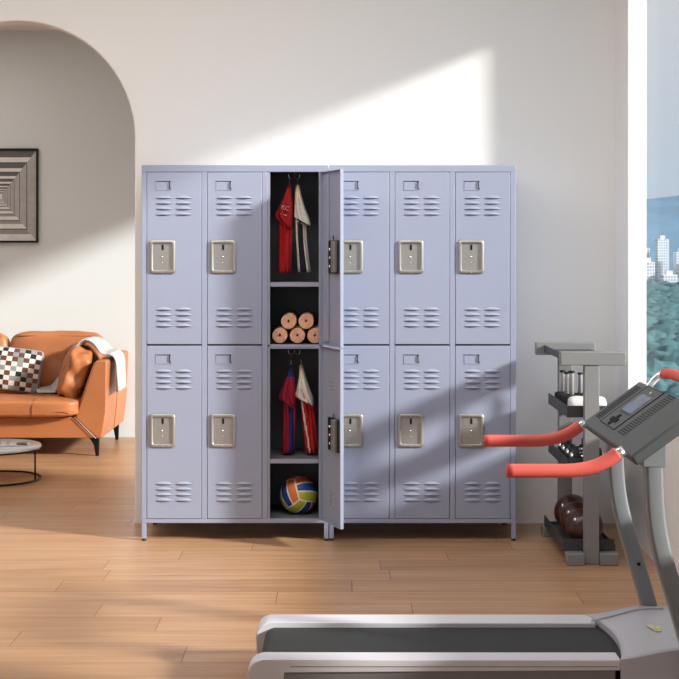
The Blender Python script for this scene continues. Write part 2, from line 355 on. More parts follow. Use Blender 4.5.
# ================================================================ LOCKERS
LF = -.42      # front plane
CO = (.024, .315, .606); DW = .266; UZ = (.9445, 1.776); LZ = (.105, .9405)
def louver(b, cx, z, m='locker', w=.084):
    n = 8; rings = []
    for i in range(n+1):
        t = -1+2*i/n; x = cx+t*w/2; k = (1-abs(t)**2.2)
        rings.append([(x, 0, z+.0115*k+.0005), (x, -.0065*k, z+.0035*k), (x, -.0085*k, z-.0005), (x, 0, z-.0006)])
    vr = [[b.bm.verts.new(p) for p in r] for r in rings]
    for i in range(n):
        for q, mm in ((0, m), (1, m), (2, 'slot')):
            f = b.bm.faces.new((vr[i][q], vr[i+1][q], vr[i+1][q+1], vr[i][q+1])); f.material_index = b.mi(mm); f.smooth = q < 2
def handle_mb():
    b = MB(); w, h = .125, .163
    seq = [(0, 0, .016), (.001, -.006, .016), (.003, -.008, .015), (.012, -.010, .012), (.0145, -.009, .010), (.0165, -.001, .007)]
    rings = [[(x, y, z) for x, z in rrect(w-2*i_, h-2*i_, max(r_, .004))] for i_, y, r_ in seq]
    b.loft(rings, 'nickel', cap=True, smooth=True)
    b.box(-.004, .006, -.0035, -.001, .032, .0585, 'slot', .001)
    b.lathe([(0, -.006), (.004, -.006), (.005, -.0025), (.005, -.001)], 'chrome', 14, (-.001, 0, -.001), 'y')
    b.lathe([(0, -.004), (.0025, -.004), (.003, -.001)], 'chrome', 12, (0, 0, -.028), 'y')
    b.lathe([(0, -.0105), (.002, -.0105), (.003, -.008)], 'chrome', 10, (0, 0, -.0745), 'y')
    return b
def card_mb():
    b = MB(); w, h = .073, .047
    b.box(-w/2, w/2, -.0025, 0, h/2-.003, h/2, 'locker'); b.box(-w/2, -w/2+.003, -.002, 0, -h/2, h/2, 'locker')
    b.box(-w/2, w/2, -.0022, 0, -h/2-.001, -h/2+.001, 'locker')
    b.tube([(w/2-.003, -.002, h/2-.004), (w/2-.006, -.004, h/2-.012), (w/2-.006, -.004, -h/2+.012), (w/2, -.002, -h/2+.004)], .0022, 'slot', 6)
    b.box(-w/2, w/2-.006, -.0028, -.0005, h/2-.005, h/2-.0035, 'slot')
    return b
def door_mb(z0, z1, back=False):
    """door with origin at its left bottom front corner"""
    b = MB(); H = z1-z0
    b.box(.0019, DW-.0019, 0, .019, .0019, H-.0019, 'locker', .002)
    for zz in ((H-.126-.0265*k for k in range(4)), (.089+.0265*k for k in range(4))):
        for z in zz:
            for cx in (.084, .179): louver(b, cx, z)
    return b
hz = {'u': 1.4-(256.7-250)/207.7-UZ[0], 'l': 1.4-(430.5-250)/207.7-LZ[0]}
def make_unit(name, x0, label, opencol=None):
    e = empty(name, (x0, LF, 0), label, 'locker', 'lilac metal lockers')
    W_, Dp, TOP, BOT = .899, .40, 1.809, .085
    b = MB()
    b.box(0, .006, .004, Dp, BOT, TOP, 'locker'); b.box(W_-.006, W_, .004, Dp, BOT, TOP, 'locker')
    b.box(.006, W_-.006, .02, Dp, TOP-.006, TOP, 'locker'); b.box(.006, W_-.006, .02, Dp, BOT, BOT+.006, 'locker')
    b.box(.006, W_-.006, Dp-.005, Dp, BOT+.006, TOP-.006, 'lockin')
    for x in (CO[0]+DW, CO[1]+DW): b.box(x+.010, x+.014, .02, Dp-.005, BOT+.006, TOP-.006, 'lockin')
    e_ = b.build('carcass', e)
    b = MB()
    st = [(0, CO[0])]+[(CO[i]+DW, CO[i+1]) for i in range(2)]+[(CO[2]+DW, W_)]
    for a, c in st: b.box(a, c, 0, .02, LZ[0], UZ[1], 'locker', .0015)
    b.box(0, W_, 0, .02, UZ[1]+.0001, TOP, 'locker', .002); b.box(0, W_, 0, .02, BOT, LZ[0]-.0001, 'locker', .002)
    if opencol is not None:
        i = opencol; b.box(CO[i], CO[i]+DW, .004, .02, LZ[1]-.008, .9445, 'locker', .001)
        b.box(CO[i], CO[i]+.012, .004, .02, LZ[0], UZ[1], 'lockin', .001); b.box(CO[i]+DW-.019, CO[i]+DW, .004, .02, LZ[0], UZ[1], 'locker', .001)
    b.build('front_frame', e)
    for lx, ly in ((0, 0), (W_-.021, 0), (0, Dp-.021), (W_-.021, Dp-.021)):
        MB().box(lx, lx+.021, ly, ly+.021, .01, BOT, 'locker', .0015).lathe([(.011, 0), (.011, .01)], 'black', 12, (lx+.0105, ly+.0105, 0)).build('leg', e)
    for i in range(3):
        if i == opencol: continue
        for k, (z0, z1) in (('u', UZ), ('l', LZ)):
            d = door_mb(z0, z1).build('door', e, (CO[i], -.0012, z0))
            h = handle_mb().build('handle', d, (.077, 0, hz[k]))
            c = card_mb().build('card_holder', d, (.081, 0, z1-z0-.064))
        MB().box(CO[i]+.001, CO[i]+DW-.001, .02, .022, LZ[0], UZ[1], 'liner').build('gap_backing', e)  # dark sheet added right behind the shut doors to paint gap shade
    return e
lu = make_unit('locker_cabinet', -.953, 'lilac metal locker left of the pair, its third column standing open', 2)
ru = make_unit('locker_cabinet', -.0495, 'lilac metal locker right of the pair, all six doors shut')
# open column of the left unit: liner, shelves, doors
i = 2; ox0, ox1 = CO[2]-.006, CO[2]+DW
b = MB(); zf, zm, zt = .100, .945, 1.80
b.box(ox0-.004, ox0, .021, .392, .092, 1.80, 'liner'); b.box(ox1+.001, ox1+.005, .021, .392, .092, 1.80, 'liner')
b.box(ox0, ox1+.001, .388, .392, .092, 1.80, 'liner'); b.box(ox0, ox1+.001, .021, .388, 1.795, 1.80, 'liner')
b.box(ox0, ox1+.001, .021, .388, .092, .105, 'liner')
b.build('lining', lu)
def shelf(z0, z1):
    b = MB(); b.box(CO[2]+.0125, ox1-.0195, .006, .022, z0, z1, 'lockin', .0015); b.box(ox0+.0005, ox1+.0005, .0225, .387, z1-.004, z1, 'liner')
    return b.build('shelf', lu)
shelf(1.223, 1.244); shelf(.924, .9445); shelf(.371, .391)
# open doors, hinged on the right
hx = CO[2]+DW
for k, (z0, z1) in (('u', UZ), ('l', LZ)):
    b = MB(); H = z1-z0
    # local frame: x runs from the free edge (0) to the hinge (DW), outside at -y
    b.box(.0012, DW-.0012, 0, .0025, .0015, H-.0015, 'locker')
    b.box(.0012, .010, .0025, .0165, .0015, H-.0015, 'locker', .001); b.box(DW-.010, DW-.0012, .0025, .019, .0015, H-.0015, 'locker', .001)
    b.box(.010, DW-.010, .0025, .017, .0015, .004, 'locker'); b.box(.010, DW-.010, .0025, .017, H-.004, H-.0015, 'locker')
    for zz in ((H-.126-.0265*q for q in range(4)), (.089+.0265*q for q in range(4))):
        for z in zz:
            for cx in (.084, .179): louver(b, cx, z)
    if k == 'l':      # pressed vent dimples on the inside face
        for zz in (H-.17, .12):
            for r_ in range(4):
                for c_ in range(2): b.lathe([(.006, .0024), (.005, .006), (0, .007)], 'lockin', 10, (DW-.14+c_*.035, 0, zz-.02*r_+.03), 'y')
    d = MB.build(b.xf(Matrix.Translation((-DW, 0, 0))), 'door', lu)
    # closed door points to -x from the hinge; swing it out to (+.10,-.245)
    swing = math.atan2(-.245, .10) - math.pi
    d.location = (hx, -.001, z0); d.rotation_euler.z = swing
    h = handle_mb().build('handle', d, (.077-DW, 0, hz[k]))
    b = MB(); b.box(-.040, .100, .0026, .010, -.078, .078, 'black', .003)
    b.box(-.020, .022, .010, .026, -.072, .075, 'nickel', .002)
    for zz in (.035, -.005, -.045): b.lathe([(.007, .010), (.007, .015), (0, .017)], 'chrome', 12, (.066, 0, zz), 'y')
    b.tube([(.012, .016, .07), (.012, .016, .10)], .003, 'black', 8)
    b.build('latch', d, (.077-DW, 0, hz[k]))
    if k == 'u': MB().box(-.098, -.052, .0026, .014, .02, H-.02, 'locker', .003).build('stiffener', d)
# coat hooks
hcx = (294.6-340)*6.66/1350+.953
def hook(z):
    b = MB(); b.tube([(hcx, .20, z+.001), (hcx, .20, z-.012)], .003, 'chrome', 8); z -= .010
    for s in (-1, 1):
        b.tube(cr_spline([(hcx, .21, z), (hcx+s*.004, .20, z-.022), (hcx+s*.016, .19, z-.032), (hcx+s*.026, .185, z-.022), (hcx+s*.028, .183, z-.008)], 5),   .0028, 'chrome', 8)
    b.lathe([(.012, z+.010), (.012, z+.007), (.004, z+.004), (0, z+.004)], 'chrome', 16, (hcx, .20, 0))
    b.build('coat_hook', lu)
hook(1.794); hook(.9235)

# ================================================================ JERSEYS
def garment(name, x, y, secs, fmat, label, n=48, group=None, folds=5, th=1.0):
    """secs: (x centre offset, z, half width, half thickness)"""
    b = MB(); pts = cr_spline([(s[0], s[1], s[2]) for s in secs], 6); tt = cr_spline([(s[3], 0, 0) for s in secs], 6)
    rings = []; z0 = secs[0][1]
    for p, t_ in zip(pts, tt):
        ring = []; dep = min(1, (z0-p[1])/.12)
        for k in range(n):
            a = 2*math.pi*k/n; u = math.cos(a); s_ = math.sin(a)
            f = 1+.30*dep*math.sin(folds*u*2.1+p[1]*6+(1 if s_ > 0 else 0))
            ring.append((p[0]+p[2]*u, s_*abs(t_[0])*f+.006*dep*math.sin(u*6+p[1]*20), p[1]))
        rings.append(ring)
    b.loft(rings, 'redj', fmat=fmat)
    return b
def w2(px, py, D=6.66): return ((px-340)*D/1350, 1.4-(py-250)*D/1350)
def secs_px(lst, ox, D=6.66):
    out = []
    for x0, x1, y, t in lst:
        a, z = w2(x0, y, D); c, _ = w2(x1, y, D); out.append(((a+c)/2-ox, z, (c-a)/2, t))
    return out
def jersey(name, hx_px, body, sleeve, bodymat, slmat, label, hooky, dy=0, extra=None, parts=None):
    ox = (hx_px-340)*6.66/1350; yy = 6.66-6.92-.02+dy
    e = empty(name, (ox, yy, 0), label, 'jersey', None)
    bs = secs_px(body, ox); garment('body', 0, 0, bs, bodymat, '').build('body', e)
    ss = secs_px(sleeve, ox); s = garment('sleeve', 0, 0, ss, slmat, '', folds=3).build('sleeve', e, (0, -.022, 0))
    # loop to the hook
    z = ss[0][1]; b = MB(); b.tube(cr_spline([(ss[0][0], -.015, z-.005), (ss[0][0], -.01, z+.02), (hooky[0]-ox, .0, hooky[1]-.012)], 5), .0018, 'chrome', 8); b.build('hanging_loop', e)
    if extra: extra(e, ox)
    return e
def m_const(m): return lambda i, k, c: m
def txt(body, size, ext, m, parent, loc, rot, name='print'):
    cu = bpy.data.curves.new(name, 'FONT'); cu.body = body; cu.size = size; cu.extrude = ext; cu.align_x = 'CENTER'; cu.align_y = 'CENTER'
    to = bpy.data.objects.new(name, cu); COL.objects.link(to)
    dg = bpy.context.evaluated_depsgraph_get(); me = bpy.data.meshes.new_from_object(to.evaluated_get(dg)); bpy.data.objects.remove(to)
    me.materials.clear(); me.materials.append(M[m]); o = bpy.data.objects.new(name, me); COL.objects.link(o); o.parent = parent; o.location = loc; o.rotation_euler = rot; return o
def drape(o, e):
    sl = [c for c in e.children if c.name.startswith('sleeve')][0]; sl.data.update()
    from mathutils.bvhtree import BVHTree
    bv = BVHTree.FromPolygons([v.co+Vector((0, -.022, 0)) for v in sl.data.vertices], [p.vertices for p in sl.data.polygons])
    mw = Matrix.LocRotScale(o.location, o.rotation_euler, None); ys = [(mw @ v.co).y for v in o.data.vertices]; ym = max(ys)
    for v in o.data.vertices:
        p = mw @ v.co; h = bv.ray_cast(Vector((p.x, -1, p.z)), Vector((0, 1, 0)))
        v.co = Vector((p.x, (h[0].y if h[0] else -.04)-.006-(ym-p.y)*.5, p.z))
    o.location = (0, 0, 0); o.rotation_euler = (0, 0, 0)
def kc(e, ox):
    x, z = w2(286.3, 208.5); o = txt('KC', .030, .0015, 'whj', e, (x-ox, -.055, z), (R(90), R(14), 0)); drape(o, e); o['label'] = 'white letters printed on the red sleeve'
    b = MB().box(-.016, .016, -.001, .001, -.002, .002, 'whj').build('print_line', e); x, z = w2(284.5, 215); b.location = (x-ox, -.055, z); b.rotation_euler.y = R(14); drape(b, e)
jersey('red_jersey', 290, [(287,291,192,.012), (281,293,208,.03), (279.5,293,225,.035), (279,292.5,245,.032), (277.5,291.5,272.5,.03)],
       [(289,291.5,185,.008), (284.5,292.8,197,.022), (278.5,293.5,210,.03), (276.5,293.2,217,.03), (283,292.6,224,.028), (289,291.5,229,.016)],
       m_const('redj'), m_const('redj'), 'red jersey hanging on the left prong in the upper open locker', w2(290.2, 176.5), extra=kc)
jersey('white_jersey', 300, [(297,300,192,.012), (296,303,208,.03), (296,306.5,224,.033), (297,308,245,.03), (298.5,311.5,272,.026)],
       [(297,300,185,.008), (295.6,302.5,197,.024), (295.2,306.5,210,.03), (295.6,310,219,.03), (301,311,223.5,.028), (307,310.8,226,.018)],
       lambda i, k, c: 'blkj' if (c.x > -.008+(1.52-c.z)*.05 and c.x < .016+(1.52-c.z)*.085) else 'whj',
       lambda i, k, c: ('blkj' if c.z < 1.548-.55*c.x and c.z > 1.540-.55*c.x else ('yelj' if c.z > 1.62 and (k//2) % 3 == 0 else 'whj')),
       'white jersey with black side panel on the right prong in the upper open locker', w2(299, 176.5))
jersey('navy_and_crimson_jersey', 292, [(289,293,371,.012), (286,296,385,.03), (284,296.5,402,.033), (283.5,296,425,.032), (282.5,295,452,.03)],
       [(290.5,293,364,.008), (288,295,374,.022), (283,296,387,.03), (279.5,296.2,397,.03), (285,296,402,.027), (291,295,406,.016)],
       lambda i, k, c: 'bluj' if -.014 < c.x-(.764-c.z)*.012 < .011 else 'crij', lambda i, k, c: 'bluj' if c.z > .777 else 'crij',
       'navy and crimson striped jersey on the left prong in the lower open locker', w2(291, 354.5))
def fm(e, ox):
    x, z = w2(301, 389); b = MB().box(-.011, .009, -.001, .001, -.002, .002, 'grnj').box(-.006, .006, -.001, .001, .004, .008, 'yelj').box(-.008, .010, -.001, .001, -.008, -.005, 'crij').build('print', e); b.location = (x-ox, -.056, z); drape(b, e)
    b['label'] = 'small coloured print on the white sleeve'
jersey('white_and_red_jersey', 303, [(300,303.5,371,.012), (300,309,385,.03), (301,313,400,.033), (303,316,420,.03), (306,318,452,.028)],
       [(300.3,303.5,364,.008), (299.5,306.5,376,.022), (297.5,310,387,.03), (296.2,313.5,396,.03), (303,314,401,.027), (310,314.2,406,.016)],
       lambda i, k, c: 'whj' if abs(c.x-(-.010+(.70-c.z)*.16)) < .004 else 'redj',
       lambda i, k, c: ('redj' if c.z < .672-.5*(c.x+.01) else ('yelj' if c.z > .765 and (k//2) % 3 == 0 else 'whj')),
       'white sleeved red jersey on the right prong in the lower open locker', w2(300.5, 354.5), extra=fm)

# ================================================================ ROLLED TOWELS
def towel_roll(r, ln, turns, m, axis='y'):
    b = MB(); n = turns*22; r0 = r*.07; gr = (r-r0)/turns; a0 = math.pi*.62-2*math.pi*turns
    inn, out = [], []
    for k in range(n+1):
        a = a0+2*math.pi*turns*k/n; rr = r0+(r-r0-gr*.98)*k/n
        inn.append((rr*math.cos(a), rr*math.sin(a))); w = gr*.93 if k < n-3 else gr*.93*(n-k)/4+.0008
        out.append(((rr+w)*math.cos(a), (rr+w)*math.sin(a)))
    ys = [(0, .3), (.004, .9), (.010, 1), (.020, 1), (.034, 1), (ln-.034, 1), (ln-.020, 1), (ln-.010, 1), (ln-.004, .9), (ln, .3)]
    rings = []
    for y, k_ in ys:
        ring = []
        for p, q in zip(inn, out):
            mx, my = (p[0]+q[0])/2, (p[1]+q[1])/2; ring.append((mx+(q[0]-mx)*k_, y, my+(q[1]-my)*k_))
        for p, q in zip(inn[::-1], out[::-1]):
            mx, my = (p[0]+q[0])/2, (p[1]+q[1])/2; ring.append((mx+(p[0]-mx)*k_, y, my+(p[1]-my)*k_))
        rings.append(ring)
    vr = [[b.bm.verts.new(p) for p in rg] for rg in rings]; N = len(rings[0]); idx = b.mi(m)
    for i in range(len(vr)-1):
        for k in range(N):
            f = b.bm.faces.new((vr[i][k], vr[i][(k+1) % N], vr[i+1][(k+1) % N], vr[i+1][k])); f.material_index = idx; f.smooth = True
    for rg in (vr[0], vr[-1]):
        for k in range(n):
            f = b.bm.faces.new((rg[k], rg[k+1], rg[N-2-k], rg[N-1-k])); f.material_index = idx; f.smooth = True
    return b
TR = .0408; zb = .9448+TR
tp = [(-.2945, zb, 'left roll in the bottom row of peach towels in the open locker'), (-.2095, zb, 'middle roll in the bottom row of peach towels in the open locker'),
      (-.1245, zb, 'right roll in the bottom row of peach towels in the open locker'), (-.252, zb+.069, 'left roll on top of the peach towels in the open locker'), (-.167, zb+.069, 'right roll on top of the peach towels in the open locker')]
t0 = None
for x, z, l in tp:
    if t0 is None: t0 = towel_roll(TR, .30, 5, 'towel').build('rolled_towel'); o = t0
    else: o = t0.copy(); COL.objects.link(o)
    o.location = (x+.004, LF+.032, z); tag(o, l, 'towel', 'peach rolled towels in the open locker')

# ================================================================ VOLLEYBALL
def volleyball():
    b = MB(); r = .0925; N = 36; v = Vector((0, -1, 0)); th = math.acos(1/math.sqrt(3))
    def nrm(deg): a = R(deg); return (v*math.cos(th)+Vector((math.cos(a), 0, math.sin(a)))*math.sin(th))
    tilt = Matrix.Rotation(R(4), 3, 'Z') @ Matrix.Rotation(R(5), 3, 'X')
    A, B, C = [tilt @ nrm(d) for d in (164, 44, 284)]
    ax = [A, B, C]; nxt = {0: (1, 2), 1: (2, 0), 2: (0, 1)}     # strips on face k vary along nxt[k][0]
    cols = {0: ('v_o', 'v_b', 'v_y'), 1: ('v_y', 'v_b', 'v_o'), 2: ('v_y', 'v_b', 'v_o')}
    vm = {}
    def vert(k, sg, i, j):
        s_, t_ = math.tan((-1+2*i/N)*math.pi/4), math.tan((-1+2*j/N)*math.pi/4)
        d = (ax[k]*sg+ax[nxt[k][0]]*s_+ax[nxt[k][1]]*t_).normalized(); key = tuple(round(q, 4) for q in d)
        if key not in vm: vm[key] = b.bm.verts.new(d*r)
        return vm[key]
    for k in range(3):
        for sg in (-1, 1):
            for i in range(N):
                for j in range(N):
                    strip = i//12; w = i % 12; si = 2-strip if sg > 0 else strip
                    m = cols[k][si]
                    if w in (0, 11) or j in (0, N-1): m = 'v_w'
                    f = b.bm.faces.new((vert(k, sg, i, j), vert(k, sg, i+1, j), vert(k, sg, i+1, j+1), vert(k, sg, i, j+1))); f.smooth = True; f.material_index = b.mi(m)
    return b
o = volleyball().build('volleyball', None, ((299-340)*6.64/1350, 6.64-6.92, .1055+.0925)); tag(o, 'blue, lime and orange volleyball at the bottom of the open locker', 'ball')

# ================================================================ SOFA
e = empty('leather_sofa', (-2.8, 2.65, 0), 'tan leather sofa with black legs against the far lounge wall', 'sofa'); O = Matrix.Translation((2.8, -2.65, 0))
def sp(b, name, par=None, lab=None):
    o = b.xf(O).build(name, par or e)
    if lab: o['label'] = lab
    return o
b = MB().prism([(-4.06, .13), (-1.648, .13), (-1.790, .272), (-3.90, .272)], 'y', 2.20, 3.10, 'leather', .008); sp(b, 'base')
arm_poly = [(-1.785, .268), (-1.640, .128), (-1.604, .128), (-1.584, .30), (-1.568, .645), (-1.582, .655), (-1.638, .655), (-1.655, .640)]
a = sp(MB().prism(arm_poly, 'y', 2.19, 3.12, 'leather', .010), 'armrest')
b = MB(); b.tube([(-1.788, 2.188, .272), (-1.643, 2.188, .128)], .0026, 'throw', 8); sp(b, 'piping', a); b = MB(); b.tube([(-1.655, 2.193, .640), (-1.786, 2.193, .27)], .0025, 'leather_d', 8); sp(b, 'seam', a); b = MB()
b.tube([(-1.567, 2.66, .64), (-1.583, 2.66, .30), (-1.603, 2.66, .13)], .0022, 'leather_d', 6); sp(b, 'seam', a)
lft = [(-5.72-x, z) for x, z in arm_poly[::-1]]
sp(MB().prism(lft, 'y', 2.19, 3.12, 'leather', .010), 'armrest')
sp(MB().box(-4.0, -1.64, 2.93, 3.13, .272, .62, 'leather', .02), 'backrest')
for x0, x1 in ((-2.80, -1.745), (-3.93, -2.81)):
    b = MB(); cx = (x0+x1)/2; b.blob((cx, 2.50, .335), (x1-x0, .78, .135), 'leather', e=7, puff=.12, n=22, wr=.004, seed=x0)
    for v in b.bm.verts:      # wrinkles along the front lip
        if v.co.y < 2.22: v.co.z += .0035*math.sin(v.co.x*95+math.sin(v.co.x*31)*2)*max(0, 1-abs(v.co.z-.31)/.05)
    c = sp(b, 'seat_cushion')
    b = MB(); b.tube([(x0+.03, 2.113, .318), (x1-.03, 2.113, .318)], .003, 'leather_d', 6)
    if x1 > -2: b.tube(cr_spline([(-2.06, 2.111, .29), (-2.055, 2.105, .34), (-2.05, 2.13, .389), (-2.045, 2.22, .401), (-2.03, 2.45, .403)], 6), .0028, 'leather_d', 6)
    sp(b, 'seam', c)
for x0, x1 in ((-2.365, -1.69), (-3.05, -2.375), (-3.74, -3.06)):
    cx = (x0+x1)/2; rt = Matrix.Rotation(R(-9), 3, 'X')
    b = MB().blob((cx, 2.80, .60), (x1-x0, .20, .43), 'leather', e=5.5, puff=.18, n=18, rot=rt, wr=.008, seed=cx); c = sp(b, 'back_cushion')
    xx = cx+.075
    b = MB().tube(cr_spline([(xx-.01, 2.690+.02, .45), (xx, 2.693+.01, .58), (xx+.006, 2.722, .72), (xx+.03, 2.76, .793)], 6), .003, 'leather_d', 6)
    b.tube([(x0+.04, 2.742, .785), (x1-.04, 2.742, .785)], .003, 'leather_d', 6); sp(b, 'seam', c)
for x, y in ((-1.655, 2.27), (-1.65, 3.05), (-4.06, 2.27), (-4.06, 3.05)):
    s = 1 if x > -3 else -1
    b = MB(); b.prism([(x-s*.055, .131), (x+s*.022, .131), (x+s*.018, .0), (x-s*.004, .0), (x-s*.012, .075), (x-s*.03, .10)], 'y', y-.014, y+.014, 'steelblk', .003); sp(b, 'leg')
# box cushion on the arm
rt = Matrix.Rotation(R(19), 3, 'Y') @ Matrix.Rotation(R(12), 3, 'Z')
b = MB().blob((-1.825, 2.40, .560), (.175, .34, .355), 'leather', e=5, puff=.25, n=18, rot=rt, wr=.034, seed=7)
o = b.build('leather_cushion'); tag(o, 'tan leather box cushion leaning on the right sofa arm', 'cushion')
o.data.transform(Matrix.Translation((1.825, -2.40, -.560))); o.location = (-1.825, 2.40, .560)
b = MB()
for yy in (-.164, ):
    for xx in (-.062, .062):
        q = rt @ Vector((xx, yy+.004, -.12)); q2 = rt @ Vector((xx, yy-.001, 0)); q3 = rt @ Vector((xx, yy+.004, .125)); b.tube(cr_spline([q, q2, q3], 6), .003, 'leather_d', 6)
b.tube([rt @ Vector((-.062, -.162, .02)), rt @ Vector((.062, -.162, .02))], .0025, 'leather_d', 6)
b.build('seam', o)
# patchwork pillow
rp = random.Random(11); cells = {}
def pm(ax, sg, i, j):
    if ax != 1: return 'sq_g'
    c = (i//2, j//2)
    if c not in cells: cells[c] = rp.choice(['sq_w', 'sq_w', 'sq_g'] if (c[0]+c[1]) % 2 else ['sq_b', 'sq_k', 'sq_b', 'sq_k', 'sq_g'])
    return cells[c]
rt = Matrix.Rotation(R(7), 3, 'Y') @ Matrix.Rotation(R(-12), 3, 'X')
b = MB().blob((0, 0, 0), (.36, .13, .30), 'sq_w', e=16, puff=.95, n=18, rot=rt, fmat=pm)
o = b.build('patchwork_pillow', None, (-2.262, 2.50, .565)); tag(o, 'patchwork throw pillow in cream, brown, black and grey squares on the sofa', 'pillow')
# throw blanket
def blanket():
    path = cr_spline([(-2.09, 2.44, .412), (-2.01, 2.50, .44), (-1.955, 2.52, .52), (-1.90, 2.52, .62), (-1.83, 2.50, .72), (-1.755, 2.49, .765), (-1.69, 2.49, .745), (-1.64, 2.49, .695), (-1.60, 2.49, .678), (-1.562, 2.48, .672), (-1.540, 2.48, .63), (-1.535, 2.47, .55), (-1.530, 2.46, .43)], 6)
    n = len(path); wid = [.03+.15*min(1, k/(n*.30)) for k in range(n)]
    b = MB(); rings = []; m = 22
    for k, p in enumerate(path):
        t = (path[min(k+1, n-1)]-path[max(k-1, 0)]).normalized(); nn = Vector((-t.z, 0, t.x))
        if nn.z < 0 and k < n*.6: nn = -nn
        if k >= n*.6: nn = Vector((max(.0, -t.z), 0, max(t.x, 0))) if (t.z < 0) else Vector((0, 0, 1))
        if nn.length < .1: nn = Vector((1, 0, 0))
        nn.normalize(); w = wid[k]
        top, bot = [], []
        for q in range(m+1):
            u = -1+2*q/m; yy = p.y+u*w; f = .009+.008*math.sin(u*9+k*.15)+.004*math.sin(u*21+k*.3)
            fd = max(0, 1-k/(n*.42)); dz = .11*(u-1)*.5*min(1, fd*2.2)*min(1, k/6); zz_ = max(.409, p.z+dz) if k < n*.45 else p.z
            top.append(Vector((p.x, yy, zz_))+nn*(f+.010)); bot.append(Vector((p.x, yy, zz_))+nn*f)
        rings.append(top+bot[::-1])
    return b.loft(rings, 'throw')
o = blanket().build('throw_blanket'); tag(o, 'pale grey wool throw draped over the right sofa arm', 'blanket')

# ================================================================ COFFEE TABLE
cx, cy = -2.10, 8.235-6.92
e = empty('coffee_table', (cx, cy, 0), 'low round coffee table with white marble top and thin black frame', 'table')
MB().lathe([(0, .193), (.273, .193), (.275, .198), (.275, .207), (.270, .211), (0, .211)], 'marble', 72).build('tabletop', e)
b = MB(); b.tube([(.272*math.cos(2*math.pi*k/72), .272*math.sin(2*math.pi*k/72), .007) for k in range(73)], .006, 'steelblk', 8, cap=False); b.build('base_ring', e)
b = MB(); b.tube([(.266*math.cos(2*math.pi*k/72), .266*math.sin(2*math.pi*k/72), .1875) for k in range(73)], .005, 'steelblk', 8, cap=False); b.build('top_ring', e)
for k in range(3):
    a = R(-15+120*k); MB().tube([(.268*math.cos(a), .268*math.sin(a), .008), (.268*math.cos(a), .268*math.sin(a), .192)], .0055, 'steelblk', 8).build('leg', e)
e = empty('magazine', (cx+.08, cy, .2112), 'open black and white magazine lying on the marble coffee table', 'magazine', None, R(14))
b = MB(); n = 10
for s in (-1, 1):
    rings = [[(s*t*.13, -.085, .0005), (s*t*.13, .085, .0005), (s*t*.13, .085, .002+.010*math.sin(math.pi*t**.6)*(1-t)), (s*t*.13, -.085, .002+.010*math.sin(math.pi*t**.6)*(1-t))] for t in [k/n+.001 for k in range(n+1)]]
    MB().loft(rings, 'paper').build('page', e)
MB().box(.02, .11, -.07, .0, .0072, .0082, 'ink').box(-.12, -.03, -.02, .07, .0072, .0082, 'ink').box(.03, .10, .02, .03, .0072, .008, 'ink').build('printed_picture', e)

# ================================================================ WALL PICTURE
pw, ph = .60, .675; e = empty('framed_picture', (-2.565, YB, 1.807), 'framed black and white photo of receding concrete portals on the lounge wall', 'picture')
b = MB(); f = .014
b.box(-pw/2-f, -pw/2, -.028, -.001, -ph/2-f, ph/2+f, 'steelblk', .002).box(pw/2, pw/2+f, -.028, -.001, -ph/2-f, ph/2+f, 'steelblk', .002)
b.box(-pw/2, pw/2, -.028, -.001, -ph/2-f, -ph/2, 'steelblk', .002).box(-pw/2, pw/2, -.028, -.001, ph/2, ph/2+f, 'steelblk', .002); b.build('frame', e)
b = MB(); b.box(-pw/2, pw/2, -.012, -.003, -ph/2, ph/2, 'g1')
vp = Vector((.03, 0, -.01))
def rect(s, wpad=1.0): return [Vector((vp.x+(sx_*pw/2-vp.x)*s, 0, vp.z+(sz*ph/2-vp.z)*s)) for sx_, sz in ((-1, -1), (1, -1), (1, 1), (-1, 1))]
s = 1.0; k = 0
while s > .07:
    for a_, b_, tn in ((s, s*.85, ('g7', 'g5', 'g2', 'g4')), (s*.85, s*.745, ('g4', 'g5', 'g7', 'g4')), (s*.745, s*.725, ('g1', 'g0', 'g1', 'g0'))):
        ra, rb = rect(a_), rect(b_)
        for q in range(4):
            p = [ra[q], ra[(q+1) % 4], rb[(q+1) % 4], rb[q]]
            fc = b.bm.faces.new([b.bm.verts.new((v_.x, -.0125-.00005*k, v_.z)) for v_ in p]); fc.material_index = b.mi(tn[q])
        k += 1
    s *= .725
ra = rect(s); fc = b.bm.faces.new([b.bm.verts.new((v_.x, -.0135, v_.z)) for v_ in ra]); fc.material_index = b.mi('g7')
b.build('photo_print', e)

